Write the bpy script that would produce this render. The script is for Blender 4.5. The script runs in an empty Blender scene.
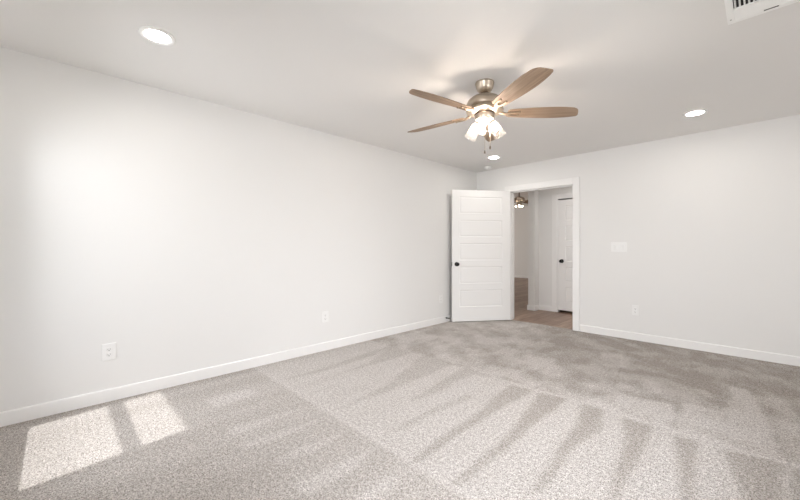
import bpy, bmesh, math, random
import numpy as np
from mathutils import noise, Vector, Matrix, Euler
R = math.radians
scene = bpy.context.scene
C = scene.collection

# ------------------------------------------------------------------ camera
cam_d = bpy.data.cameras.new('camera')
cam_d.sensor_width = 36.0
cam_d.lens = 351.1 * 36 / 800
cam_d.shift_y = -2.04 / 800
cam_d.clip_start = 0.02
cam = bpy.data.objects.new('camera', cam_d)
C.objects.link(cam)
cam.location = (3.405, -5.148, 1.146)
cam.rotation_euler = (R(90), 0, R(45.79))
scene.camera = cam

# ------------------------------------------------------------------ colour management
scene.view_settings.view_transform = 'Standard'
scene.view_settings.look = 'None'
scene.view_settings.gamma = 1
scene.view_settings.use_curve_mapping = False
scene.view_settings.exposure = 0.34
scene.cycles.max_bounces = 14
scene.cycles.diffuse_bounces = 9
scene.cycles.transparent_max_bounces = 12

# ------------------------------------------------------------------ world, sun, daylight, added fill lights
w = bpy.data.worlds.new('sky'); scene.world = w; w.use_nodes = True
nt = w.node_tree; nt.nodes.clear()
out = nt.nodes.new('ShaderNodeOutputWorld'); bg = nt.nodes.new('ShaderNodeBackground')
sky = nt.nodes.new('ShaderNodeTexSky'); sky.sky_type = 'HOSEK_WILKIE'
sky.sun_direction = (0.07, -0.46, 0.88); sky.turbidity = 3.5
bg.inputs['Strength'].default_value = 0.9
nt.links.new(sky.outputs[0], bg.inputs[0]); nt.links.new(bg.outputs[0], out.inputs[0])

SUN_E = 2.5
sd = bpy.data.lights.new('sun', 'SUN'); sd.energy = SUN_E; sd.angle = R(1.2); sd.color = (1.0, 0.985, 0.97)
sun = bpy.data.objects.new('sun', sd); C.objects.link(sun)
sun.rotation_euler = Vector((-0.14, 1.0, -1.9)).to_track_quat('-Z', 'Y').to_euler()

def area(name, loc, direction, sx, sy, energy, color):
    d = bpy.data.lights.new(name, 'AREA'); d.shape = 'RECTANGLE'; d.size = sx; d.size_y = sy
    d.energy = energy; d.color = color
    o = bpy.data.objects.new(name, d); C.objects.link(o); o.location = loc
    o.rotation_euler = Vector(direction).to_track_quat('-Z', 'Z').to_euler()
    return o
DAY = (0.95, 0.965, 1.0)
for nm, lc, dr, sx_, en in (('daylight_near_left', (0.62, -6.15, 1.85), (0.12, 1, -0.22), 1.0, 34),
                            ('daylight_near_right', (3.03, -6.15, 1.85), (-0.10, 1, -0.22), 1.0, 62),
                            ('daylight_right', (5.0, -3.2, 2.0), (-1, 0.08, -0.28), 2.0, 58)):
    area(nm, lc, dr, sx_, 1.7, en, DAY).data.spread = R(120)
area('living_fill_light', (-6.3, 4.2, 1.5), (1, 0, -0.1), 3.2, 2.2, 90, (1.0, 0.96, 0.91))  # fill light added inside the living room, standing in for unseen daylight
area('hall_fill_light', (1.9, 0.70, 2.42), (0, 0, -1), 0.14, 0.14, 8, (1.0, 0.96, 0.92))  # unseen fill light added to brighten the hall floor and wall

# ------------------------------------------------------------------ materials
def mat(name, color=(0.8, 0.8, 0.8), rough=0.5, metal=0.0, spec=0.5):
    m = bpy.data.materials.new(name); m.use_nodes = True
    b = m.node_tree.nodes['Principled BSDF']
    b.inputs['Base Color'].default_value = (*color, 1); b.inputs['Roughness'].default_value = rough
    b.inputs['Metallic'].default_value = metal; b.inputs['Specular IOR Level'].default_value = spec
    return m
def N(m, t, **k):
    n = m.node_tree.nodes.new(t)
    for a, v in k.items(): setattr(n, a, v)
    return n
def L(m, a, b): m.node_tree.links.new(a, b)
def bump(m, scale, strength, dist=0.002, detail=2.0):
    b = m.node_tree.nodes['Principled BSDF']
    tc = N(m, 'ShaderNodeTexCoord'); nz = N(m, 'ShaderNodeTexNoise'); bp = N(m, 'ShaderNodeBump')
    nz.inputs['Scale'].default_value = scale; nz.inputs['Detail'].default_value = detail
    bp.inputs['Strength'].default_value = strength; bp.inputs['Distance'].default_value = dist
    L(m, tc.outputs['Object'], nz.inputs['Vector']); L(m, nz.outputs['Fac'], bp.inputs['Height'])
    L(m, bp.outputs['Normal'], b.inputs['Normal'])
def ramp(m, stops):
    r = N(m, 'ShaderNodeValToRGB'); e = r.color_ramp.elements
    while len(e) > 1: e.remove(e[-1])
    e[0].position = stops[0][0]; e[0].color = (*stops[0][1], 1)
    for p, c in stops[1:]:
        x = e.new(p); x.color = (*c, 1)
    return r

M_wall = mat('wall_paint', (0.80, 0.796, 0.785), 0.75, spec=0.25); bump(M_wall, 160, 0.12, 0.0012)
M_ceil = mat('ceiling_paint', (0.80, 0.79, 0.778), 0.85, spec=0.2); bump(M_ceil, 110, 0.2, 0.0015)
M_trim = mat('trim_paint', (0.86, 0.855, 0.845), 0.42, spec=0.4)
M_door = mat('door_paint', (0.86, 0.855, 0.845), 0.40, spec=0.4)
M_plate = mat('white_plastic', (0.85, 0.85, 0.84), 0.30)
M_slot = mat('dark_slot', (0.10, 0.10, 0.10), 0.6)
M_dark = mat('duct_shade', (0.02, 0.02, 0.02), 0.9)
M_black = mat('black_metal', (0.012, 0.011, 0.011), 0.33, 0.6)
M_ventw = mat('white_enamel', (0.92, 0.92, 0.91), 0.45)
M_screw = mat('screw_metal', (0.45, 0.45, 0.44), 0.35, 0.9)
M_vinyl = mat('window_vinyl', (0.85, 0.85, 0.84), 0.4)
M_outer = mat('outer_ground', (0.30, 0.30, 0.22), 0.95)
M_nickel = mat('brushed_nickel', (0.50, 0.43, 0.35), 0.30, 0.95)
M_iron = mat('aged_nickel', (0.30, 0.235, 0.175), 0.42, 0.9)
M_bronze = mat('dark_nickel', (0.14, 0.10, 0.075), 0.35, 0.85)

def emis(name, color, strength):
    m = bpy.data.materials.new(name); m.use_nodes = True
    t = m.node_tree; t.nodes.clear()
    o = t.nodes.new('ShaderNodeOutputMaterial'); e = t.nodes.new('ShaderNodeEmission')
    e.inputs[0].default_value = (*color, 1); e.inputs[1].default_value = strength
    t.links.new(e.outputs[0], o.inputs[0]); return m
M_led = emis('led_diffuser', (1.0, 0.945, 0.88), 70)
M_bulb = emis('bulb_glow', (1.0, 0.84, 0.70), 175)
M_bulb_far = emis('far_bulb_glow', (1.0, 0.84, 0.66), 30)

def glass(name, tr=0.75, tint=(1, 1, 1), scatter=0.1):
    m = bpy.data.materials.new(name); m.use_nodes = True
    t = m.node_tree; t.nodes.clear()
    o = t.nodes.new('ShaderNodeOutputMaterial'); a = t.nodes.new('ShaderNodeBsdfTransparent')
    a.inputs[0].default_value = (*tint, 1)
    g = t.nodes.new('ShaderNodeBsdfGlossy'); g.inputs['Roughness'].default_value = 0.06
    d = t.nodes.new('ShaderNodeBsdfTranslucent'); d.inputs[0].default_value = (0.95, 0.93, 0.9, 1)
    m1 = t.nodes.new('ShaderNodeMixShader'); m2 = t.nodes.new('ShaderNodeMixShader')
    lw = t.nodes.new('ShaderNodeLayerWeight'); lw.inputs[0].default_value = 0.5
    pw_ = t.nodes.new('ShaderNodeMath'); pw_.operation = 'POWER'; pw_.inputs[1].default_value = 5
    fr = t.nodes.new('ShaderNodeMath'); fr.operation = 'MULTIPLY_ADD'; fr.inputs[1].default_value = 0.3 if scatter else 0.6; fr.inputs[2].default_value = 0.02 if scatter else 0.04
    t.links.new(lw.outputs['Facing'], pw_.inputs[0]); t.links.new(pw_.outputs[0], fr.inputs[0])
    m1.inputs[0].default_value = scatter
    if scatter > 0.01:                       # seeded glass: little bubbles scatter light
        tc = t.nodes.new('ShaderNodeTexCoord'); nz = t.nodes.new('ShaderNodeTexNoise')
        nz.inputs['Scale'].default_value = 60; mr = t.nodes.new('ShaderNodeMapRange')
        mr.inputs[1].default_value = 0.35; mr.inputs[2].default_value = 0.7
        mr.inputs[3].default_value = scatter * 0.5; mr.inputs[4].default_value = scatter * 1.8
        t.links.new(tc.outputs['Object'], nz.inputs['Vector']); t.links.new(nz.outputs['Fac'], mr.inputs[0])
        t.links.new(mr.outputs[0], m1.inputs[0])
    t.links.new(a.outputs[0], m1.inputs[1]); t.links.new(d.outputs[0], m1.inputs[2])
    t.links.new(fr.outputs[0], m2.inputs[0]); t.links.new(m1.outputs[0], m2.inputs[1]); t.links.new(g.outputs[0], m2.inputs[2])
    t.links.new(m2.outputs[0], o.inputs[0]); return m
M_shade = glass('seeded_glass', scatter=0.03)
M_pane = glass('window_glass', scatter=0.0)

# carpet: short looped pile; the nap value (0 brushed away, 1 brushed towards the door) sits on the floor mesh
M_carpet = mat('carpet', (0.5, 0.5, 0.5), 0.95, spec=0.1)
m = M_carpet; b = m.node_tree.nodes['Principled BSDF']
at = N(m, 'ShaderNodeAttribute', attribute_name='nap')
tc = N(m, 'ShaderNodeTexCoord')
big = N(m, 'ShaderNodeTexNoise'); big.inputs['Scale'].default_value = 5.0; big.inputs['Detail'].default_value = 3
fine = N(m, 'ShaderNodeTexNoise'); fine.inputs['Scale'].default_value = 150; fine.inputs['Detail'].default_value = 3.0; fine.inputs['Roughness'].default_value = 0.75
tuft = N(m, 'ShaderNodeTexVoronoi'); tuft.inputs['Scale'].default_value = 190
for n in (big, fine, tuft): L(m, tc.outputs['Object'], n.inputs['Vector'])
mx = N(m, 'ShaderNodeMath', operation='MULTIPLY_ADD'); mx.inputs[1].default_value = 0.35
L(m, big.outputs['Fac'], mx.inputs[0]); L(m, at.outputs['Fac'], mx.inputs[2])
sb = N(m, 'ShaderNodeMath', operation='SUBTRACT', use_clamp=True); sb.inputs[1].default_value = 0.175
L(m, mx.outputs[0], sb.inputs[0])
nap = ramp(m, [(0.0, (0.36, 0.33, 0.303)), (1.0, (0.54, 0.515, 0.495))])
L(m, sb.outputs[0], nap.inputs[0])
fr_ = ramp(m, [(0.37, (0.36, 0.345, 0.33)), (0.50, (1.0, 1.0, 1.0)), (0.63, (1.5, 1.5, 1.5))])
L(m, fine.outputs['Fac'], fr_.inputs[0])
cl_ = N(m, 'ShaderNodeTexNoise'); cl_.inputs['Scale'].default_value = 52; cl_.inputs['Detail'].default_value = 2
L(m, tc.outputs['Object'], cl_.inputs['Vector'])
cr_ = ramp(m, [(0.35, (0.82, 0.81, 0.80)), (0.65, (1.18, 1.18, 1.18))]); L(m, cl_.outputs['Fac'], cr_.inputs[0])
mul0 = N(m, 'ShaderNodeMix', data_type='RGBA', blend_type='MULTIPLY'); mul0.inputs['Factor'].default_value = 1
L(m, fr_.outputs[0], mul0.inputs['A']); L(m, cr_.outputs[0], mul0.inputs['B'])
mul = N(m, 'ShaderNodeMix', data_type='RGBA', blend_type='MULTIPLY'); mul.inputs['Factor'].default_value = 1
L(m, nap.outputs[0], mul.inputs['A']); L(m, mul0.outputs['Result'], mul.inputs['B'])
L(m, mul.outputs['Result'], b.inputs['Base Color'])
ad = N(m, 'ShaderNodeMath', operation='SUBTRACT'); L(m, fine.outputs['Fac'], ad.inputs[0]); L(m, tuft.outputs['Distance'], ad.inputs[1])
bp = N(m, 'ShaderNodeBump'); bp.inputs['Strength'].default_value = 0.4; bp.inputs['Distance'].default_value = 0.004
L(m, ad.outputs[0], bp.inputs['Height']); L(m, bp.outputs['Normal'], b.inputs['Normal'])

# wood-look planks, running along y
M_plank = mat('plank_floor', (0.3, 0.2, 0.14), 0.42, spec=0.4)
m = M_plank; b = m.node_tree.nodes['Principled BSDF']
tc = N(m, 'ShaderNodeTexCoord'); mp = N(m, 'ShaderNodeMapping'); mp.inputs['Rotation'].default_value = (0, 0, R(90))
br = N(m, 'ShaderNodeTexBrick'); br.offset = 0.37
br.inputs['Color1'].default_value = (0.37, 0.265, 0.20, 1); br.inputs['Color2'].default_value = (0.27, 0.185, 0.14, 1)
br.inputs['Mortar'].default_value = (0.10, 0.06, 0.045, 1); br.inputs['Scale'].default_value = 1
br.inputs['Mortar Size'].default_value = 0.0025; br.inputs['Brick Width'].default_value = 1.22; br.inputs['Row Height'].default_value = 0.18
L(m, tc.outputs['Object'], mp.inputs['Vector']); L(m, mp.outputs[0], br.inputs['Vector'])
m2 = N(m, 'ShaderNodeMapping'); m2.inputs['Scale'].default_value = (26, 1.6, 1); L(m, tc.outputs['Object'], m2.inputs['Vector'])
gn = N(m, 'ShaderNodeTexNoise'); gn.inputs['Scale'].default_value = 1.6; gn.inputs['Detail'].default_value = 5; L(m, m2.outputs[0], gn.inputs['Vector'])
gr = ramp(m, [(0.3, (0.72, 0.72, 0.72)), (0.7, (1.25, 1.22, 1.2))]); L(m, gn.outputs['Fac'], gr.inputs[0])
mul = N(m, 'ShaderNodeMix', data_type='RGBA', blend_type='MULTIPLY'); mul.inputs['Factor'].default_value = 1
L(m, br.outputs['Color'], mul.inputs['A']); L(m, gr.outputs[0], mul.inputs['B']); L(m, mul.outputs['Result'], b.inputs['Base Color'])

# fan blade wood: pale oak with grain along the blade (object x)
M_blade = mat('blade_wood', (0.4, 0.3, 0.2), 0.55, spec=0.35)
m = M_blade; b = m.node_tree.nodes['Principled BSDF']
tc = N(m, 'ShaderNodeTexCoord'); mp = N(m, 'ShaderNodeMapping'); mp.inputs['Scale'].default_value = (1.2, 22, 4)
nz = N(m, 'ShaderNodeTexNoise'); nz.inputs['Scale'].default_value = 3; nz.inputs['Detail'].default_value = 6; nz.inputs['Distortion'].default_value = 0.6
L(m, tc.outputs['Object'], mp.inputs['Vector']); L(m, mp.outputs[0], nz.inputs['Vector'])
rp = ramp(m, [(0.25, (0.20, 0.135, 0.09)), (0.5, (0.30, 0.21, 0.145)), (0.75, (0.38, 0.275, 0.195))])
L(m, nz.outputs['Fac'], rp.inputs[0]); L(m, rp.outputs[0], b.inputs['Base Color'])

# brushed streaks on the nickel
m = M_nickel; b = m.node_tree.nodes['Principled BSDF']
tc = N(m, 'ShaderNodeTexCoord'); mp = N(m, 'ShaderNodeMapping'); mp.inputs['Scale'].default_value = (2, 2, 120)
nz = N(m, 'ShaderNodeTexNoise'); nz.inputs['Scale'].default_value = 4
L(m, tc.outputs['Object'], mp.inputs['Vector']); L(m, mp.outputs[0], nz.inputs['Vector'])
mr = N(m, 'ShaderNodeMapRange'); mr.inputs[3].default_value = 0.24; mr.inputs[4].default_value = 0.42
L(m, nz.outputs['Fac'], mr.inputs[0]); L(m, mr.outputs[0], b.inputs['Roughness'])

# ------------------------------------------------------------------ helpers
def box(bm, x0, x1, y0, y1, z0, z1, bev=0.0):
    r = bmesh.ops.create_cube(bm, size=1)
    vs = r['verts']
    bmesh.ops.scale(bm, vec=(x1 - x0, y1 - y0, z1 - z0), verts=vs)
    bmesh.ops.translate(bm, vec=((x0 + x1) / 2, (y0 + y1) / 2, (z0 + z1) / 2), verts=vs)
    if bev:
        es = list({e for v in vs for e in v.link_edges})
        bmesh.ops.bevel(bm, geom=es, offset=bev, segments=2, affect='EDGES', profile=0.5)
def lathe(bm, prof, seg=48, mtx=None):
    rings = []
    for r, z in prof:
        if r < 1e-5: rings.append([bm.verts.new((0, 0, z))])
        else: rings.append([bm.verts.new((r * math.cos(2 * math.pi * k / seg), r * math.sin(2 * math.pi * k / seg), z)) for k in range(seg)])
    for a, b_ in zip(rings, rings[1:]):
        for k in range(seg):
            k2 = (k + 1) % seg
            if len(a) == 1 and len(b_) == 1: continue
            if len(a) == 1: bm.faces.new((a[0], b_[k], b_[k2]))
            elif len(b_) == 1: bm.faces.new((a[k], b_[0], a[k2]))
            else: bm.faces.new((a[k], b_[k], b_[k2], a[k2]))
    if mtx is not None:
        bmesh.ops.transform(bm, matrix=mtx, verts=[v for r in rings for v in r])
def tube(bm, pts, r, seg=10):
    pts = [Vector(p) for p in pts]; rings = []
    for i, p in enumerate(pts):
        t = (pts[min(i + 1, len(pts) - 1)] - pts[max(i - 1, 0)]).normalized()
        u = t.orthogonal().normalized() if i == 0 else (u - t * u.dot(t)).normalized()
        v = t.cross(u)
        rr = r[i] if isinstance(r, (list, tuple)) else r
        rings.append([bm.verts.new(p + rr * (math.cos(2 * math.pi * k / seg) * u + math.sin(2 * math.pi * k / seg) * v)) for k in range(seg)])
    for a, b_ in zip(rings, rings[1:]):
        for k in range(seg):
            bm.faces.new((a[k], a[(k + 1) % seg], b_[(k + 1) % seg], b_[k]))
    bm.faces.new(rings[0][::-1]); bm.faces.new(rings[-1])
def obj(name, bm, material, parent=None, smooth=False, loc=None, rot=None):
    bmesh.ops.recalc_face_normals(bm, faces=bm.faces[:])
    me = bpy.data.meshes.new(name); bm.to_mesh(me); bm.free()
    me.materials.append(material)
    if smooth:
        me.polygons.foreach_set('use_smooth', [True] * len(me.polygons))
        try: me.set_sharp_from_angle(angle=R(38))
        except Exception: pass
    o = bpy.data.objects.new(name, me); C.objects.link(o)
    if parent: o.parent = parent
    if loc: o.location = loc
    if rot: o.rotation_euler = rot
    return o
def struct(name, bm, material, loc=None):
    o = obj(name, bm, material, loc=loc); o['kind'] = 'structure'; return o
def thing(name, label, cat, loc=(0, 0, 0), rot=(0, 0, 0), group=None):
    o = bpy.data.objects.new(name, None); o.empty_display_size = 0.05; C.objects.link(o)
    o.location = loc; o.rotation_euler = rot; o['label'] = label; o['category'] = cat
    if group: o['group'] = group
    return o
def B(*a, **k):
    bm = bmesh.new(); box(bm, *a, **k); return bm
def dup(root, loc, rot, label, group=None):
    r = root.copy(); C.objects.link(r); r.location = loc; r.rotation_euler = rot; r['label'] = label
    if group: r['group'] = group
    for ch in list(root.children):
        c = ch.copy(); C.objects.link(c); c.parent = r
        for g in ch.children:
            d = g.copy(); C.objects.link(d); d.parent = c
    return r

# ------------------------------------------------------------------ bedroom shell
W, D, H = 3.83, 5.50, 2.44
DL, DR, DH = 0.627, 1.576, 2.035          # doorway in the back wall
WT = 0.115

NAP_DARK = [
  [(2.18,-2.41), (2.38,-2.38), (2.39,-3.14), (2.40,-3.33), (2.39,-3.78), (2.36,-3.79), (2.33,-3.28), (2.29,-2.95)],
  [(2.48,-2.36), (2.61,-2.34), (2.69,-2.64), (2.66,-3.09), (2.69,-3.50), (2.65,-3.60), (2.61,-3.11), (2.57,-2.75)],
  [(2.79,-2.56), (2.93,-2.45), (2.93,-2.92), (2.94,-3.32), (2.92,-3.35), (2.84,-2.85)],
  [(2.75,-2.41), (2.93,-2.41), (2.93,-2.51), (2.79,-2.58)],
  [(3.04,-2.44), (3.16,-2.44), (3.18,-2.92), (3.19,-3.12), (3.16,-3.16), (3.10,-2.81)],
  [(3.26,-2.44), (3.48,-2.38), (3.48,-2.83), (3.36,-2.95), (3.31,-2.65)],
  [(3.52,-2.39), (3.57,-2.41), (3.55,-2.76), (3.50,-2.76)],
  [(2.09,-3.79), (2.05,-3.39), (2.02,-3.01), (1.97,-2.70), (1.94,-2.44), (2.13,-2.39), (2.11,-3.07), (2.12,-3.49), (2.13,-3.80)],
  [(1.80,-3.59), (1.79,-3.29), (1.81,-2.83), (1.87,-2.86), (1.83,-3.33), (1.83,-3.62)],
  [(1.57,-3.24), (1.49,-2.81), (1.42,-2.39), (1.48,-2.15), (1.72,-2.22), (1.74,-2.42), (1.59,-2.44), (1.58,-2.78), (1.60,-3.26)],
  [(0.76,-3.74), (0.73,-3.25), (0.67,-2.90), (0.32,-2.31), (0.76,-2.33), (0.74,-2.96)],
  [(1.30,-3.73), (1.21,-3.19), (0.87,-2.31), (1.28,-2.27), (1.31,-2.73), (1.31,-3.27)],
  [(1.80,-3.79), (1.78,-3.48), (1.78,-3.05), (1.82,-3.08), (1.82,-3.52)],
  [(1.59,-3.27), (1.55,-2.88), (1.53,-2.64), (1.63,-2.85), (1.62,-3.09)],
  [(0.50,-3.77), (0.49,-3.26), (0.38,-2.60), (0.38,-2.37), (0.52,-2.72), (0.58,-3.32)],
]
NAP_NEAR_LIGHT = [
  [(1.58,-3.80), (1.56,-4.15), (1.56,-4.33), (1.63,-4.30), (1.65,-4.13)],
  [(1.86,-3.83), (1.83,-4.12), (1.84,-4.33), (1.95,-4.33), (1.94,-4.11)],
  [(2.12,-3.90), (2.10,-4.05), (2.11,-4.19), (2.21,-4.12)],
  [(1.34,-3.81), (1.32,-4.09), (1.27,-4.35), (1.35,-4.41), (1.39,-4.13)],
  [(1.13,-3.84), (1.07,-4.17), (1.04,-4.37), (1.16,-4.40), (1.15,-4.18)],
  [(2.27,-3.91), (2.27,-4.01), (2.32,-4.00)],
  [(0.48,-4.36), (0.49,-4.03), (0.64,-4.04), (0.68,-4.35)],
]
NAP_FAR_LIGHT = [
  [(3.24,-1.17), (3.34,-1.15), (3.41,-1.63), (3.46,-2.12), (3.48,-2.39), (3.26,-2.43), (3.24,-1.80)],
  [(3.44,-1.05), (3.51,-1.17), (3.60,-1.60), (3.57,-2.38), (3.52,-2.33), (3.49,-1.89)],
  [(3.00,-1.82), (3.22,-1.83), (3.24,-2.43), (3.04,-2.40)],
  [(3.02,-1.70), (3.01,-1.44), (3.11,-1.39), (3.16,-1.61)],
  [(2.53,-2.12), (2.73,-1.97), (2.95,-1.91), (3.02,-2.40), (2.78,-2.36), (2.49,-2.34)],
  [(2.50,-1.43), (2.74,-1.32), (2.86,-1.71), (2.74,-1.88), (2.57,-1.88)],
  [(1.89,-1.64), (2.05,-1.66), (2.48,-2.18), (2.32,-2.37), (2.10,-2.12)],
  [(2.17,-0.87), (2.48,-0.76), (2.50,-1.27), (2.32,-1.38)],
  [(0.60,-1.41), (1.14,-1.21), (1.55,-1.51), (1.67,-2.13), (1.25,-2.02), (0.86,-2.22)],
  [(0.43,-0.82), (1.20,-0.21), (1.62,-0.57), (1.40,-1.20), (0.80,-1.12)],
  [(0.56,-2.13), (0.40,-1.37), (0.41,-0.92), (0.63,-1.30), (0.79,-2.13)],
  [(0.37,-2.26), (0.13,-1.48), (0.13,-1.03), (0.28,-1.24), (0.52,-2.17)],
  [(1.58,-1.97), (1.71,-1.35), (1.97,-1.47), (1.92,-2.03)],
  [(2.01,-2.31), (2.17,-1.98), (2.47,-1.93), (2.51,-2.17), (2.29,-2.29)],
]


def inside(px, py, poly):
    res = np.zeros(px.shape, bool); n = len(poly)
    for i in range(n):
        x0, y0 = poly[i]; x1, y1 = poly[(i + 1) % n]
        if y0 == y1: continue
        c = ((y0 > py) != (y1 > py)) & (px < (x1 - x0) * (py - y0) / (y1 - y0) + x0)
        res ^= c
    return res
def blur(a, n):
    for _ in range(n):
        p = np.pad(a, 1, mode='edge')
        a = (p[:-2, 1:-1] + p[2:, 1:-1] + p[1:-1, :-2] + p[1:-1, 2:] + 2 * p[1:-1, 1:-1]) / 6
    return a
def wave(x, y, seed, fx, fy):
    r_ = random.Random(seed); s = 0
    for k in range(7):
        s = s + np.sin(x * fx * r_.uniform(0.5, 1.9) + y * fy * r_.uniform(-1.4, 1.4) + r_.uniform(0, 6.28))
    return s / 7
SEAM_A, SEAM_B = -2.37, -3.81
def nap_field(x, y):
    wob = 0.018 * wave(x, y, 3, 5, 9)
    xx, yy = x + wob, y + 0.018 * wave(x, y, 4, 8, 4)
    near = yy < SEAM_B; mid = (yy >= SEAM_B) & (yy < SEAM_A); farr = yy >= SEAM_A
    # base tones of the three vacuumed bands
    v = np.zeros(x.shape)
    v[mid] = 0.88
    v[near] = 0.56
    fl = 0.66 - 0.44 * np.clip((yy + 2.45) / 0.6, 0, 1) * np.clip((xx - 0.9) / 1.0, 0, 1)
    v[farr] = fl[farr]
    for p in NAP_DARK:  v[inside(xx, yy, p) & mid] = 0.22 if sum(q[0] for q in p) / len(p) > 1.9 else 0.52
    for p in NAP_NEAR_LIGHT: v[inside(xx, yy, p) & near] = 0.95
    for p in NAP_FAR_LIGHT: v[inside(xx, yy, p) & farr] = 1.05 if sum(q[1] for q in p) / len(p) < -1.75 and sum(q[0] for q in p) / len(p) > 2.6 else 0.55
    v[near & (xx > 2.6)] = 0.56
    v = blur(v, 3)
    # footprints and blotches in the band by the door, long fibres lines along y elsewhere
    blot = np.zeros(x.shape); ii = np.argwhere(y > SEAM_A - 0.05)
    for i_, j_ in ii:
        px_, py_ = x[i_, j_], y[i_, j_]
        blot[i_, j_] = noise.noise((px_ * 3.6 + py_ * 1.4, py_ * 4.2, 1.7)) + 0.55 * noise.noise((px_ * 10, py_ * 8 + px_ * 3, 7.1)) + 0.3 * noise.noise((px_ * 26, py_ * 22, 3.3))
    v += np.where(farr, 0.46 * np.clip(blot * 1.6, -0.8, 0.8), 0.0)
    v += 0.07 * wave(x, y, 12, 26, 1.5) + 0.04 * wave(x, y, 13, 55, 2.5)
    v[near] += 0.24 * wave(x, y, 15, 13, 0.9)[near]
    v += 0.22 * np.exp(-((y - SEAM_B - 0.02) / 0.016) ** 2) * (x < 2.9)
    v += 0.35 * np.exp(-((yy - SEAM_A) / 0.014) ** 2) * (x > 1.9)
    v -= 0.35 * np.exp(-(x / 0.10) ** 2) + 0.12 * np.exp(-((y + 0.0) / 0.10) ** 2)  # tone lowered in a strip along the left wall and the back wall
    return np.clip(v, 0, 1)

# carpeted floor
x0, x1, y0, y1, st = 0.0, W, -D, 0.035, 0.014
nx, ny = int((x1 - x0) / st) + 1, int((y1 - y0) / st) + 1
gx, gy = np.meshgrid(np.linspace(x0, x1, nx), np.linspace(y0, y1, ny))
me = bpy.data.meshes.new('floor')
co = np.stack([gx.ravel(), gy.ravel(), np.zeros(nx * ny)], 1)
idx = np.arange(nx * ny).reshape(ny, nx)
fc = np.stack([idx[:-1, :-1].ravel(), idx[:-1, 1:].ravel(), idx[1:, 1:].ravel(), idx[1:, :-1].ravel()], 1)
keep = ~((co[fc[:, 0], 1] > -0.001) & ((co[fc[:, 0], 0] < DL - 0.01) | (co[fc[:, 0], 0] > DR)))
fc = fc[keep]
me.vertices.add(len(co)); me.vertices.foreach_set('co', co.ravel())
me.loops.add(len(fc) * 4); me.loops.foreach_set('vertex_index', fc.ravel())
me.polygons.add(len(fc)); me.polygons.foreach_set('loop_start', np.arange(0, len(fc) * 4, 4)); me.polygons.foreach_set('loop_total', np.full(len(fc), 4))
me.update(); me.validate()
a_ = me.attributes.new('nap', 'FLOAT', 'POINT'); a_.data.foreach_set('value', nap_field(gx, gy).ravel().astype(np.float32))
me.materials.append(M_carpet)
fo = bpy.data.objects.new('floor', me); C.objects.link(fo); fo['kind'] = 'structure'

struct('wall_left', B(-WT, 0, -D - 0.14, 0, 0, H), M_wall)
bm = bmesh.new()
box(bm, -WT, DL - 0.02, 0, WT, 0, H); box(bm, DR + 0.02, 5.2, 0, WT, 0, H); box(bm, DL - 0.02, DR + 0.02, 0, WT, DH + 0.02, H)
struct('wall_back', bm, M_wall)
# near wall (behind the camera) with two windows
Z0, Z1 = 0.41, 2.04
WX = [(0.18, 1.03), (2.60, 3.45)]
bm = bmesh.new()
xs = [0, WX[0][0], WX[0][1], WX[1][0], WX[1][1], W]
for i in (0, 2, 4): box(bm, xs[i], xs[i + 1], -D - 0.14, -D, 0, H)
for a, b_ in WX: box(bm, a, b_, -D - 0.14, -D, 0, Z0); box(bm, a, b_, -D - 0.14, -D, Z1, H)
struct('wall_near', bm, M_wall)
WY = (-4.0, -2.4)
bm = bmesh.new()
box(bm, W, W + 0.14, -D - 0.14, WY[0], 0, H); box(bm, W, W + 0.14, WY[1], 0, 0, H)
box(bm, W, W + 0.14, WY[0], WY[1], 0, 0.60); box(bm, W, W + 0.14, WY[0], WY[1], Z1, H)
struct('wall_right', bm, M_wall)
struct('ceiling', B(-WT, W + 0.14, -D - 0.14, 0, H, H + 0.12), M_ceil)

def sash_window(name, x_a, x_b):
    bm = bmesh.new(); y_a, y_b = -D - 0.115, -D - 0.05
    box(bm, x_a, x_a + 0.012, y_a, y_b, Z0, Z1); box(bm, x_b - 0.012, x_b, y_a, y_b, Z0, Z1)
    box(bm, x_a, x_b, y_a, y_b, Z0, Z0 + 0.05); box(bm, x_a, x_b, y_a, y_b, Z1 - 0.03, Z1)
    box(bm, x_a, x_b, y_a + 0.01, y_b, 1.35, 1.43)
    o = struct(name, bm, M_vinyl)
    obj('pane', B(x_a + 0.012, x_b - 0.012, -D - 0.088, -D - 0.084, Z0 + 0.05, Z1 - 0.03), M_pane, o)
    obj('window_sill', B(x_a, x_b, -D - 0.05, -D, Z0 - 0.001, Z0 + 0.002), M_trim, o)
for i, (a, b_) in enumerate(WX): sash_window('window_%d' % (i + 1), a, b_)
bm = bmesh.new()
box(bm, W + 0.05, W + 0.11, WY[0], WY[1], 0.60, 0.65); box(bm, W + 0.05, W + 0.11, WY[0], WY[1], Z1 - 0.04, Z1)
for yy in (WY[0], -3.2 - 0.025, WY[1] - 0.05): box(bm, W + 0.05, W + 0.11, yy, yy + 0.05, 0.65, Z1 - 0.04)
o = struct('window_3', bm, M_vinyl)
obj('pane', B(W + 0.078, W + 0.082, WY[0] + 0.05, WY[1] - 0.05, 0.65, Z1 - 0.04), M_pane, o)

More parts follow.
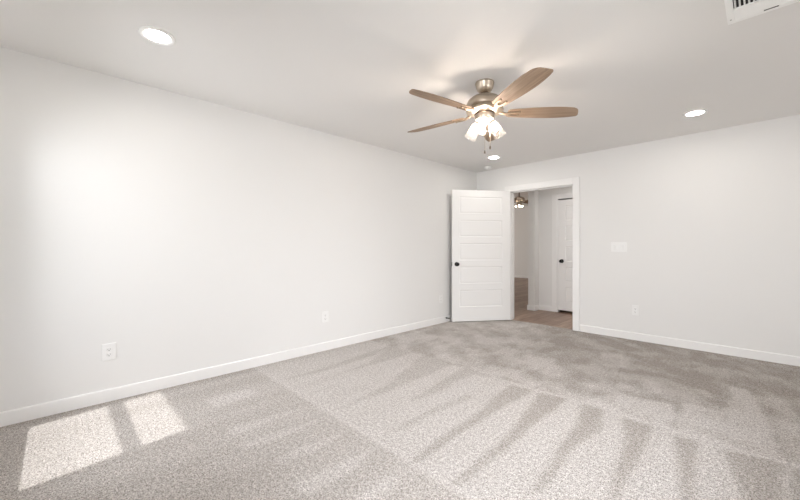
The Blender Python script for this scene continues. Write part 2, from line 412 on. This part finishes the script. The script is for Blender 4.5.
# baseboards: flat board with an eased top edge
def baseboard(name, pts, h=0.092, t=0.014):
    """straight board from pts[0] to pts[1]; the room lies to the left of that direction"""
    (xa, ya), (xb, yb) = pts
    d = Vector((xb - xa, yb - ya, 0)); n = Vector((-d.y, d.x, 0)).normalized()
    prof = [(0, 0), (t, 0), (t, h - 0.008), (t - 0.002, h - 0.003), (t - 0.007, h), (0, h)]
    bm = bmesh.new(); A = [bm.verts.new(Vector((xa, ya, z)) + n * u) for u, z in prof]; E = [bm.verts.new(Vector((xb, yb, z)) + n * u) for u, z in prof]
    for k in range(6): bm.faces.new((A[k], A[(k + 1) % 6], E[(k + 1) % 6], E[k]))
    bm.faces.new(A[::-1]); bm.faces.new(E)
    return struct(name, bm, M_trim)
baseboard('baseboard_left', ((0, 0), (0, -D)))
baseboard('baseboard_near', ((0.014, -D), (W - 0.014, -D)))
baseboard('baseboard_right', ((W, -D), (W, 0)))
baseboard('baseboard_back', ((W - 0.014, 0), (DR + 0.092, 0)))
baseboard('baseboard_back_corner', ((DL - 0.092, 0), (0.014, 0)))

# door casing and jamb
def casing(bm, xa, xb, zt, y, side, cw=0.09, ct=0.018, z0=0.0):
    """side -1: board stands proud of the wall towards -y"""
    for a, b_, za, zb in ((xa - cw, xa, z0, zt + cw), (xb, xb + cw, z0, zt + cw), (xa, xb, zt, zt + cw)):
        ya, yb = (y - ct, y) if side < 0 else (y, y + ct)
        box(bm, a, b_, ya, yb, za, zb, bev=0.003)
bm = bmesh.new()
casing(bm, DL, DR, DH, 0, -1); casing(bm, DL, DR, DH, WT, 1)
box(bm, DL - 0.02, DL, 0, WT, 0, DH); box(bm, DR, DR + 0.02, 0, WT, 0, DH); box(bm, DL - 0.02, DR + 0.02, 0, WT, DH, DH + 0.02)
box(bm, DL, DL + 0.012, 0.045, 0.08, 0, DH); box(bm, DR - 0.012, DR, 0.045, 0.08, 0, DH); box(bm, DL, DR, 0.045, 0.08, DH - 0.012, DH)
struct('trim_1', bm, M_trim)

# ------------------------------------------------------------------ doors
def door_leaf(name, width, height=2.03, th=0.035, hinge_stile=0.118):
    """leaf in its own x-z plane, hinge at x=0, y from -th/2 to th/2; five recessed panels"""
    stile = 0.118; top = 0.102; ph = 0.262; gap = 0.099
    bm = bmesh.new(); h = th / 2
    rails = []; z = height - top; pan = []
    for k in range(5): pan.append((z - ph, z)); z -= ph + gap
    box(bm, 0, hinge_stile, -h, h, 0, height); box(bm, width - stile, width, -h, h, 0, height)
    edges = [height] + [v for p in pan for v in (p[1], p[0])] + [0]
    for k in range(0, len(edges), 2): box(bm, hinge_stile, width - stile, -h, h, edges[k + 1], edges[k])
    for za, zb in pan:
        for s in (-1, 1):
            # sloped moulding down to the recess, flat field, raised slightly inside
            xa, xb = hinge_stile, width - stile
            loops = []
            for inset, dep in ((0, 0), (0.004, 0.006), (0.014, 0.008), (0.020, 0.005), (0.028, 0.004)):
                y = s * (h - dep)
                loops.append([bm.verts.new(p) for p in ((xa + inset, y, za + inset), (xb - inset, y, za + inset), (xb - inset, y, zb - inset), (xa + inset, y, zb - inset))])
            for A, E in zip(loops, loops[1:]):
                for k in range(4): bm.faces.new((A[k], A[(k + 1) % 4], E[(k + 1) % 4], E[k]))
            bm.faces.new(loops[-1])
    o = obj(name, bm, M_door); o['kind'] = 'structure'
    return o
def knob(parent, x, z, s, th=0.035):
    m_ = Matrix.Translation((x, s * th / 2, z)) @ Matrix.Rotation(R(-90 * s), 4, 'X')
    bm = bmesh.new()
    lathe(bm, [(0, 0), (0.033, 0), (0.033, 0.004), (0.028, 0.008), (0.014, 0.010), (0.012, 0.030), (0.018, 0.036), (0.026, 0.042), (0.029, 0.052), (0.026, 0.061), (0.016, 0.066), (0, 0.067)], 28, m_)
    return obj('door_knob', bm, M_black, parent, True)
ang = math.atan2(-0.80 - (-0.022), 0.085 - 0.632)
leaf = door_leaf('door_1', 0.950, hinge_stile=0.136)
leaf.location = (0.632, -0.024, 0.012); leaf.rotation_euler = (0, 0, ang)
knob(leaf, 0.950 - 0.068, 0.885, 1); knob(leaf, 0.950 - 0.068, 0.885, -1)
obj('latch_plate', B(0.9495, 0.9515, -0.0125, 0.0125, 0.856, 0.914, bev=0.0006), M_black, leaf)
for z in (0.20, 1.02, 1.83):
    bm = bmesh.new(); tube(bm, [(-0.004, -0.020, z - 0.045), (-0.004, -0.020, z + 0.045)], 0.006)
    box(bm, -0.001, 0.002, -0.018, 0.014, z - 0.044, z + 0.044)
    obj('hinge', bm, M_black, leaf, True)

# closet door across the hall
HY = 1.25
CX0, CX1 = 0.877, 1.640
cl = door_leaf('door_2', CX1 - CX0 - 0.006, 1.955)
cl.location = (CX0 + 0.003, HY + 0.020, 0.042)
knob(cl, 0.062, 0.872, -1)
obj('latch_plate', B(-0.0025, -0.0005, -0.019, -0.0165, 0.843, 0.901), M_black, cl)
bm = bmesh.new(); casing(bm, CX0 - 0.012, CX1 + 0.012, 2.017, HY, -1)
box(bm, CX0 - 0.012, CX0, HY, HY + 0.1, 0, 2.017); box(bm, CX1, CX1 + 0.012, HY, HY + 0.1, 0, 2.017); box(bm, CX0 - 0.012, CX1 + 0.012, HY, HY + 0.1, 2.0165, 2.030)
struct('trim_2', bm, M_trim)

# ------------------------------------------------------------------ hall and living room beyond
struct('floor_hall', B(-7.0, 5.2, 0.035, 7.7, -0.06, -0.002), M_plank)
bm = bmesh.new()
PX0, PX1 = 0.40, 0.525
box(bm, PX1, CX0 - 0.012, HY, HY + WT, 0, H); box(bm, CX1 + 0.012, 5.2, HY, HY + WT, 0, H); box(bm, CX0 - 0.012, CX1 + 0.012, HY, HY + WT, 2.017, H)
struct('wall_hall', bm, M_wall)
struct('wall_partition', B(PX0, PX1, 1.085, 7.6, 0, 2.75), M_wall)
struct('wall_closet', B(PX1, 5.2, 2.3, 2.4, 0, H), M_wall)
struct('wall_hall_end', B(5.2, 5.3, 0, 2.4, 0, H), M_wall)
struct('ceiling_hall', B(PX0, 5.3, WT, 2.4, H, H + 0.31), M_ceil)
struct('wall_far', B(-7.1, PX0, 7.6, 7.7, 0, 2.75), M_wall)
struct('wall_living_near', B(-7.1, -WT, 0, WT, 0, 2.75), M_wall)
struct('wall_living_header', B(-WT, PX0, WT - 0.01, WT, H, 2.75), M_wall)
bm = bmesh.new(); box(bm, -7.1, -7.0, WT, 2.6, 0, 2.75); box(bm, -7.1, -7.0, 5.8, 7.6, 0, 2.75); box(bm, -7.1, -7.0, 2.6, 5.8, 0, 0.4); box(bm, -7.1, -7.0, 2.6, 5.8, 2.4, 2.75)
struct('wall_living_left', bm, M_wall)
struct('ceiling_living', B(-7.1, PX0, WT, 7.7, 2.75, 2.87), M_ceil)
baseboard('baseboard_far', ((PX0, 7.6), (-7.0, 7.6)))
baseboard('baseboard_hall', ((CX0 - 0.102, HY), (PX1, HY)))
baseboard('baseboard_partition_end', ((PX1 + 0.014, 1.085), (PX0 - 0.014, 1.085)))
baseboard('baseboard_partition_side', ((PX1, HY - 0.014), (PX1, 1.085)))
baseboard('baseboard_partition_living', ((PX0, 1.085), (PX0, 7.58)))
struct('ground', B(-16, 14, -18, 16, -0.30, -0.10), M_outer)

# ------------------------------------------------------------------ outlets and switches
def receptacle(parent, cz):
    bm = bmesh.new(); box(bm, -0.0165, 0.0165, -0.0085, -0.005, cz - 0.014, cz + 0.014, bev=0.004)
    r_ = obj('receptacle', bm, M_plate, parent)
    bm = bmesh.new()
    box(bm, -0.0075, -0.0055, -0.0091, -0.0083, cz - 0.0045, cz + 0.006); box(bm, 0.0055, 0.0075, -0.0091, -0.0083, cz - 0.003, cz + 0.006)
    lathe(bm, [(0, 0), (0.003, 0), (0.003, 0.0008), (0, 0.0008)], 12, Matrix.Translation((0, -0.0083, cz - 0.0095)) @ Matrix.Rotation(R(90), 4, 'X'))
    obj('slot', bm, M_slot, r_)
def outlet(label, loc, rz, pw=0.084, ph=0.124, group=None):
    t = thing('wall_outlet', label, 'outlet', loc, rz, group)
    bm = bmesh.new(); box(bm, -pw / 2, pw / 2, -0.0065, 0, -ph / 2, ph / 2, bev=0.0028)
    obj('cover_plate', bm, M_plate, t)
    receptacle(t, 0.0195); receptacle(t, -0.0195)
    bm = bmesh.new(); lathe(bm, [(0, 0), (0.0035, 0), (0.003, 0.001), (0, 0.0012)], 12, Matrix.Translation((0, -0.0065, 0)) @ Matrix.Rotation(R(90), 4, 'X'))
    obj('screw', bm, M_plate, t)
    return t
LW = (0, 0, R(90))      # faces +x from the left wall
oa = outlet('white duplex outlet low on left wall, nearest the sunlit carpet patches', (0, -4.877, 0.369), LW)
dup(oa, (0, -3.008, 0.375), LW, 'white outlet midway along the left wall above the baseboard')
dup(oa, (0, -0.972, 0.367), LW, 'small white outlet on left wall beside the open door edge')
outlet('white outlet low on the back wall right of the doorway, below the switches', (2.316, 0, 0.370), (0, 0, 0), pw=0.070)

sw = thing('light_switch', 'white wide wall plate of rocker switches on back wall right of doorway', 'light switch', (2.137, 0, 1.156))
obj('cover_plate', B(-0.088, 0.088, -0.0065, 0, -0.061, 0.061, bev=0.0028), M_plate, sw)
for k, tilt in zip((-1, 0, 1), (7, -7, 7)):
    bm = bmesh.new(); box(bm, -0.0165, 0.0165, -0.0035, 0.003, -0.033, 0.033, bev=0.002)
    bmesh.ops.rotate(bm, cent=(0, 0, 0), matrix=Matrix.Rotation(R(tilt), 3, 'X'), verts=bm.verts[:])
    bmesh.ops.translate(bm, vec=(k * 0.046, -0.0075, 0), verts=bm.verts[:])
    obj('rocker', bm, M_plate, sw)

# spring door stop on the left baseboard behind the door
ds = thing('door_stop', 'small black rod door stop on left baseboard behind the open door', 'door stop', (0.014, -0.855, 0.066), (0, 0, 0))
bm = bmesh.new(); lathe(bm, [(0, 0), (0.012, 0), (0.012, 0.004), (0.006, 0.010), (0, 0.010)], 16, Matrix.Rotation(R(90), 4, 'Y')); obj('base', bm, M_black, ds, True)
bm = bmesh.new()
tube(bm, [(0.008 + 0.048 * t / 160, 0.0058 * math.cos(t * 0.62), 0.0058 * math.sin(t * 0.62)) for t in range(161)], 0.0016, 6); obj('spring', bm, M_black, ds, True)
bm = bmesh.new(); lathe(bm, [(0, 0), (0.008, 0), (0.009, 0.006), (0.007, 0.012), (0, 0.013)], 16, Matrix.Translation((0.055, 0, 0)) @ Matrix.Rotation(R(90), 4, 'Y')); obj('rubber_tip', bm, M_black, ds, True)

# ------------------------------------------------------------------ recessed ceiling lights
def recessed(label, x, y, r=0.094):
    t = thing('recessed_light', label, 'ceiling light', (x, y, H), group='recessed ceiling lights')
    bm = bmesh.new(); lathe(bm, [(r * 0.70, 0.0), (r, 0.0), (r, -0.003), (r * 0.97, -0.007), (r * 0.90, -0.009), (r * 0.74, -0.006), (r * 0.70, -0.004)], 56)
    obj('trim_ring', bm, M_ventw, t, True)
    bm = bmesh.new(); lathe(bm, [(0, -0.004), (r * 0.40, -0.0045), (r * 0.72, -0.003)], 56)
    obj('diffuser', bm, M_led, t, True)
    return t
ra = recessed('round lit recessed ceiling light nearest the left end of the photo', 0.838, -4.715)
dup(ra, (2.965, -0.773, H), (0, 0, 0), 'round lit recessed ceiling light at right near back wall')
dup(ra, (0.745, -0.695, H), (0, 0, 0), 'round lit recessed ceiling light below the fan, near the room corner')

sm = thing('smoke_detector', 'small white round smoke detector on ceiling in far corner', 'smoke detector', (0.36, -0.22, H))
bm = bmesh.new(); lathe(bm, [(0, 0), (0.062, 0), (0.062, -0.012), (0, -0.012)], 40); obj('mounting_ring', bm, M_ventw, sm, True)
bm = bmesh.new(); lathe(bm, [(0.055, -0.012), (0.056, -0.022), (0.046, -0.034), (0.020, -0.038), (0, -0.038)], 40); obj('cover', bm, M_plate, sm, True)

# ------------------------------------------------------------------ ceiling register
vx0, vx1, vy0, vy1 = 3.272, 3.632, -2.742, -2.380
vt = thing('ceiling_vent', 'white rectangular ceiling air vent with dark slats at top right', 'vent', ((vx0 + vx1) / 2, (vy0 + vy1) / 2, H))
hx, hy = (vx1 - vx0) / 2, (vy1 - vy0) / 2
bm = bmesh.new()
fz0, fz1 = -0.010, 0.0
ix0, iy1 = -hx + 0.030, hy - 0.155            # opening of the louvred bank
box(bm, -hx, ix0, -hy, hy, fz0, fz1, bev=0.002); box(bm, hx - 0.030, hx, -hy, hy, fz0, fz1, bev=0.002)
box(bm, ix0, hx - 0.030, hy - 0.032, hy, fz0, fz1, bev=0.002); box(bm, ix0, hx - 0.030, -hy, -hy + 0.030, fz0, fz1, bev=0.002)
box(bm, ix0, hx - 0.030, iy1, iy1 + 0.020, fz0, fz1, bev=0.001)
obj('frame', bm, M_ventw, vt)
obj('duct_shade_sheet', B(ix0, hx - 0.03, -hy + 0.03, hy - 0.032, -0.0012, 0.0), M_dark, vt)  # flat near-black sheet: the shade inside the duct put in as colour
n = 17
for k in range(n):                              # bank A, slats along y
    bm = bmesh.new(); x = ix0 + (k + 0.5) * (hx - 0.030 - ix0) / n
    box(bm, -0.0012, 0.0012, -hy + 0.030, iy1, -0.0075, 0.0035)
    bmesh.ops.rotate(bm, cent=(0, 0, 0), matrix=Matrix.Rotation(R(28), 3, 'Y'), verts=bm.verts[:])
    bmesh.ops.translate(bm, vec=(x, 0, -0.0035), verts=bm.verts[:]); obj('slat', bm, M_ventw, vt)
for k in range(8):                              # bank B, slats along x, turned towards the door
    bm = bmesh.new(); y = iy1 + 0.020 + (k + 0.5) * (hy - 0.032 - iy1 - 0.020) / 8
    box(bm, ix0, hx - 0.030, -0.0095, 0.0095, -0.0010, 0.0010)
    bmesh.ops.rotate(bm, cent=(0, 0, 0), matrix=Matrix.Rotation(R(-18), 3, 'X'), verts=bm.verts[:])
    bmesh.ops.translate(bm, vec=(0, y, -0.0055), verts=bm.verts[:]); obj('slat', bm, M_ventw, vt)
obj('lever', B(-0.036, 0.020, hy - 0.034, hy - 0.0315, -0.0130, -0.006, bev=0.001), M_slot, vt)
for sx, sy in ((-1, 1), (1, 1), (-1, -1), (1, -1)):
    bm = bmesh.new(); lathe(bm, [(0, -0.0125), (0.0035, -0.012), (0.0048, -0.0095)], 14, Matrix.Translation((sx * (hx - 0.015), sy * (hy - 0.052), 0))); obj('screw', bm, M_screw, vt)

# ------------------------------------------------------------------ ceiling fan
FX, FY, FZ = 1.8965, -2.755, 2.197
def fan_body(fan, zc, blade_z, rod_top_r=0.07):
    """zc = ceiling height over the fan origin; all heights relative to the origin at blade level"""
def rel(p, z0): return [(r, z - z0) for r, z in p]
fan = thing('ceiling_fan', 'brushed nickel ceiling fan with five wooden blades and three lit glass shades', 'ceiling fan', (FX, FY, H))
Z = H
bm = bmesh.new(); lathe(bm, rel([(0, 2.44), (0.071, 2.44), (0.073, 2.432), (0.071, 2.424), (0.068, 2.418), (0.066, 2.400), (0.058, 2.382), (0.046, 2.368), (0.034, 2.360), (0.0, 2.360)], Z)); obj('canopy', bm, M_nickel, fan, True)
bm = bmesh.new(); lathe(bm, rel([(0.031, 2.361), (0.031, 2.353), (0.014, 2.350), (0.0125, 2.325), (0.0, 2.325)], Z), 32); obj('downrod', bm, M_bronze, fan, True)
bm = bmesh.new(); lathe(bm, rel([(0.0, 2.336), (0.030, 2.336), (0.036, 2.332), (0.075, 2.328), (0.108, 2.316), (0.130, 2.297), (0.141, 2.272), (0.1435, 2.255), (0.141, 2.244), (0.132, 2.236), (0.112, 2.228), (0.085, 2.220), (0.074, 2.215), (0.070, 2.208), (0.068, 2.204), (0.0, 2.204)], Z), 64); mh = obj('motor_housing', bm, M_nickel, fan, True)
bm = bmesh.new(); lathe(bm, rel([(0, 2.200), (0.077, 2.200), (0.080, 2.196), (0.080, 2.190), (0.076, 2.186), (0.0, 2.186)], Z), 48); obj('dark_ring', bm, M_bronze, fan, True)
bm = bmesh.new(); lathe(bm, rel([(0.078, 2.236), (0.120, 2.236), (0.141, 2.226), (0.143, 2.218), (0.138, 2.208), (0.110, 2.198), (0.080, 2.194), (0.0, 2.194)], Z), 64); obj('flywheel_cover', bm, M_nickel, fan, True)
bm = bmesh.new(); lathe(bm, rel([(0, 2.192), (0.070, 2.192), (0.074, 2.187), (0.074, 2.160), (0.068, 2.148), (0.050, 2.140), (0.034, 2.132), (0.028, 2.122), (0.016, 2.114), (0.006, 2.110), (0, 2.110)], Z), 48); obj('switch_housing', bm, M_nickel, fan, True)
# blades and irons
def blade_mesh():
    bm = bmesh.new(); n = 26; up = []; dn = []
    x_r, x_t = 0.175, 0.728
    for side in (1, -1):
        pass
    top = []; bot = []
    pts = []
    for i in range(n + 1):
        t = i / n; x = x_r + (x_t - x_r) * t
        hw = 0.047 + 0.024 * math.sin(min(t / 0.66, 1) * math.pi / 2) - 0.021 * max(0, (t - 0.66) / 0.34) ** 1.6
        if t < 0.04: hw *= 0.82 + 0.18 * t / 0.04
        top.append((x, hw)); bot.append((x, -hw))
    # tip: slanted end with rounded corners
    ta = top[:-2]; tb = bot[:-3]
    tipx = x_t
    tip = [(tipx - 0.010, 0.049), (tipx - 0.003, 0.044), (tipx, 0.036), (tipx - 0.004, 0.020), (tipx - 0.014, -0.010), (tipx - 0.024, -0.032), (tipx - 0.032, -0.042), (tipx - 0.042, -0.049)]
    outline = ta + tip + tb[::-1]
    th = 0.0055
    U = [bm.verts.new((x, y, th / 2)) for x, y in outline]; Dn = [bm.verts.new((x, y, -th / 2)) for x, y in outline]
    bm.faces.new(U); bm.faces.new(Dn[::-1]); k = len(outline)
    for i in range(k): bm.faces.new((U[i], Dn[i], Dn[(i + 1) % k], U[(i + 1) % k]))
    return bm
def iron_mesh():
    bm = bmesh.new()
    # flat arm from the flywheel out over the blade's underside, then a round-ended prong plate
    tube(bm, [(0.100, 0, 0.012), (0.135, 0, 0.004), (0.165, 0, -0.006), (0.200, 0.0, -0.009)], [0.011, 0.011, 0.010, 0.008], 12)
    for s in (-1, 1):
        tube(bm, [(0.165, 0.004 * s, -0.007), (0.190, 0.018 * s, -0.009), (0.225, 0.023 * s, -0.0085), (0.262, 0.023 * s, -0.0075)], [0.008, 0.007, 0.006, 0.0065], 10)
        bmesh.ops.create_uvsphere(bm, u_segments=12, v_segments=8, radius=0.0085, matrix=Matrix.Translation((0.264, 0.023 * s, -0.0075)))
    return bm
PITCH = R(-12)
b0 = i0 = None
for k in range(5):
    a = R(-28.44 + 72 * k)
    mtx = (0, 0, 0)
    if k == 0:
        b0 = obj('blade', blade_mesh(), M_blade, fan); i0 = obj('blade_iron', iron_mesh(), M_iron, b0, True); ob = b0
    else:
        ob = b0.copy(); C.objects.link(ob); ob.parent = fan
        io = i0.copy(); C.objects.link(io); io.parent = ob
    ob.location = (0, 0, FZ - H + 0.002)
    ob.rotation_euler = Euler((PITCH, 0, 0)).to_matrix().to_euler()
    ob.rotation_euler = (Matrix.Rotation(a, 3, 'Z') @ Matrix.Rotation(PITCH, 3, 'X')).to_euler()
# light kit: three seeded-glass shades on short arms
def shade_set(parent, az, tilt, zt, r0, s=1.0, bulbmat=M_bulb):
    d = Vector((math.cos(az), math.sin(az), 0))
    axis = (d * math.sin(tilt) + Vector((0, 0, -math.cos(tilt)))).normalized()
    q = Vector((0, 0, -1)).rotation_difference(axis).to_matrix().to_4x4()
    base = d * r0 + Vector((0, 0, zt))
    T = Matrix.Translation(base) @ q @ Matrix.Scale(s, 4)
    bm = bmesh.new()
    tube(bm, [d * r0 * 0.2 + Vector((0, 0, zt + 0.018)), base + Vector((0, 0, 0.008)) * s, base - axis * 0.004], 0.011 * s, 12)
    lathe(bm, [(0, 0.006), (0.020, 0.004), (0.025, -0.006), (0.025, -0.030), (0.022, -0.034), (0, -0.034)], 28, T)
    ho = obj('lamp_holder', bm, M_nickel, parent, True)
    bm = bmesh.new()
    lathe(bm, [(0.023, -0.018), (0.030, -0.021), (0.036, -0.032), (0.042, -0.060), (0.047, -0.100), (0.051, -0.150), (0.0525, -0.172), (0.0505, -0.172), (0.049, -0.150), (0.045, -0.100), (0.040, -0.060), (0.034, -0.034), (0.028, -0.024)], 40, T)
    obj('lamp_shade', bm, M_shade, ho, True)
    bm = bmesh.new()
    lathe(bm, [(0, -0.034), (0.011, -0.036), (0.011, -0.048), (0.014, -0.060), (0.0195, -0.076), (0.021, -0.086), (0.018, -0.097), (0.010, -0.104), (0, -0.106)], 24, T)
    obj('bulb', bm, bulbmat, ho, True)
for az in (60.8, 180.8, 296.8): shade_set(fan, R(az), R(37), 2.152 - H, 0.046, 0.92)
# pull chains
for (cx_, cy_, zl, rr) in ((0.008, -0.010, 0.237, 0.0066), (0.037, 0.019, 0.202, 0.006)):
    bm = bmesh.new(); tube(bm, [(cx_, cy_, 2.135 - H), (cx_, cy_, 2.135 - H - zl + 0.012)], 0.0020, 8)
    pc = obj('pull_chain', bm, M_nickel, fan, True)
    bm = bmesh.new(); lathe(bm, [(0, 0.012), (0.003, 0.010), (rr, -0.002), (rr, -0.012), (rr * 0.6, -0.018), (0, -0.019)], 16, Matrix.Translation((cx_, cy_, 2.135 - H - zl)))
    obj('fob', bm, M_bronze, pc, True)

# the fan in the living room, seen through the doorway
ff = thing('ceiling_fan', 'small distant ceiling fan with lit shades, seen through the doorway', 'ceiling fan', (-0.53, 2.56, 2.75))
bm = bmesh.new(); lathe(bm, [(0, 0), (0.07, 0), (0.07, -0.03), (0.04, -0.07), (0, -0.07)], 32); obj('canopy', bm, M_nickel, ff, True)
bm = bmesh.new(); tube(bm, [(0, 0, -0.06), (0, 0, -0.42)], 0.013); obj('downrod', bm, M_bronze, ff, True)
bm = bmesh.new(); lathe(bm, [(0, -0.41), (0.05, -0.41), (0.12, -0.44), (0.135, -0.48), (0.12, -0.51), (0.07, -0.53), (0.065, -0.57), (0, -0.58)], 40); obj('motor_housing', bm, M_nickel, ff, True)
f0 = None
for k in range(5):
    if f0 is None:
        f0 = obj('blade', blade_mesh(), M_blade, ff); g0 = obj('blade_iron', iron_mesh(), M_iron, f0, True); ob = f0
    else:
        ob = f0.copy(); C.objects.link(ob); ob.parent = ff; g_ = g0.copy(); C.objects.link(g_); g_.parent = ob
    ob.location = (0, 0, -0.515); ob.rotation_euler = (Matrix.Rotation(R(10 + 72 * k), 3, 'Z') @ Matrix.Rotation(PITCH, 3, 'X')).to_euler()
for az in (60, 180, 300): shade_set(ff, R(az), R(38), -0.59, 0.05, 0.62, M_bulb_far)
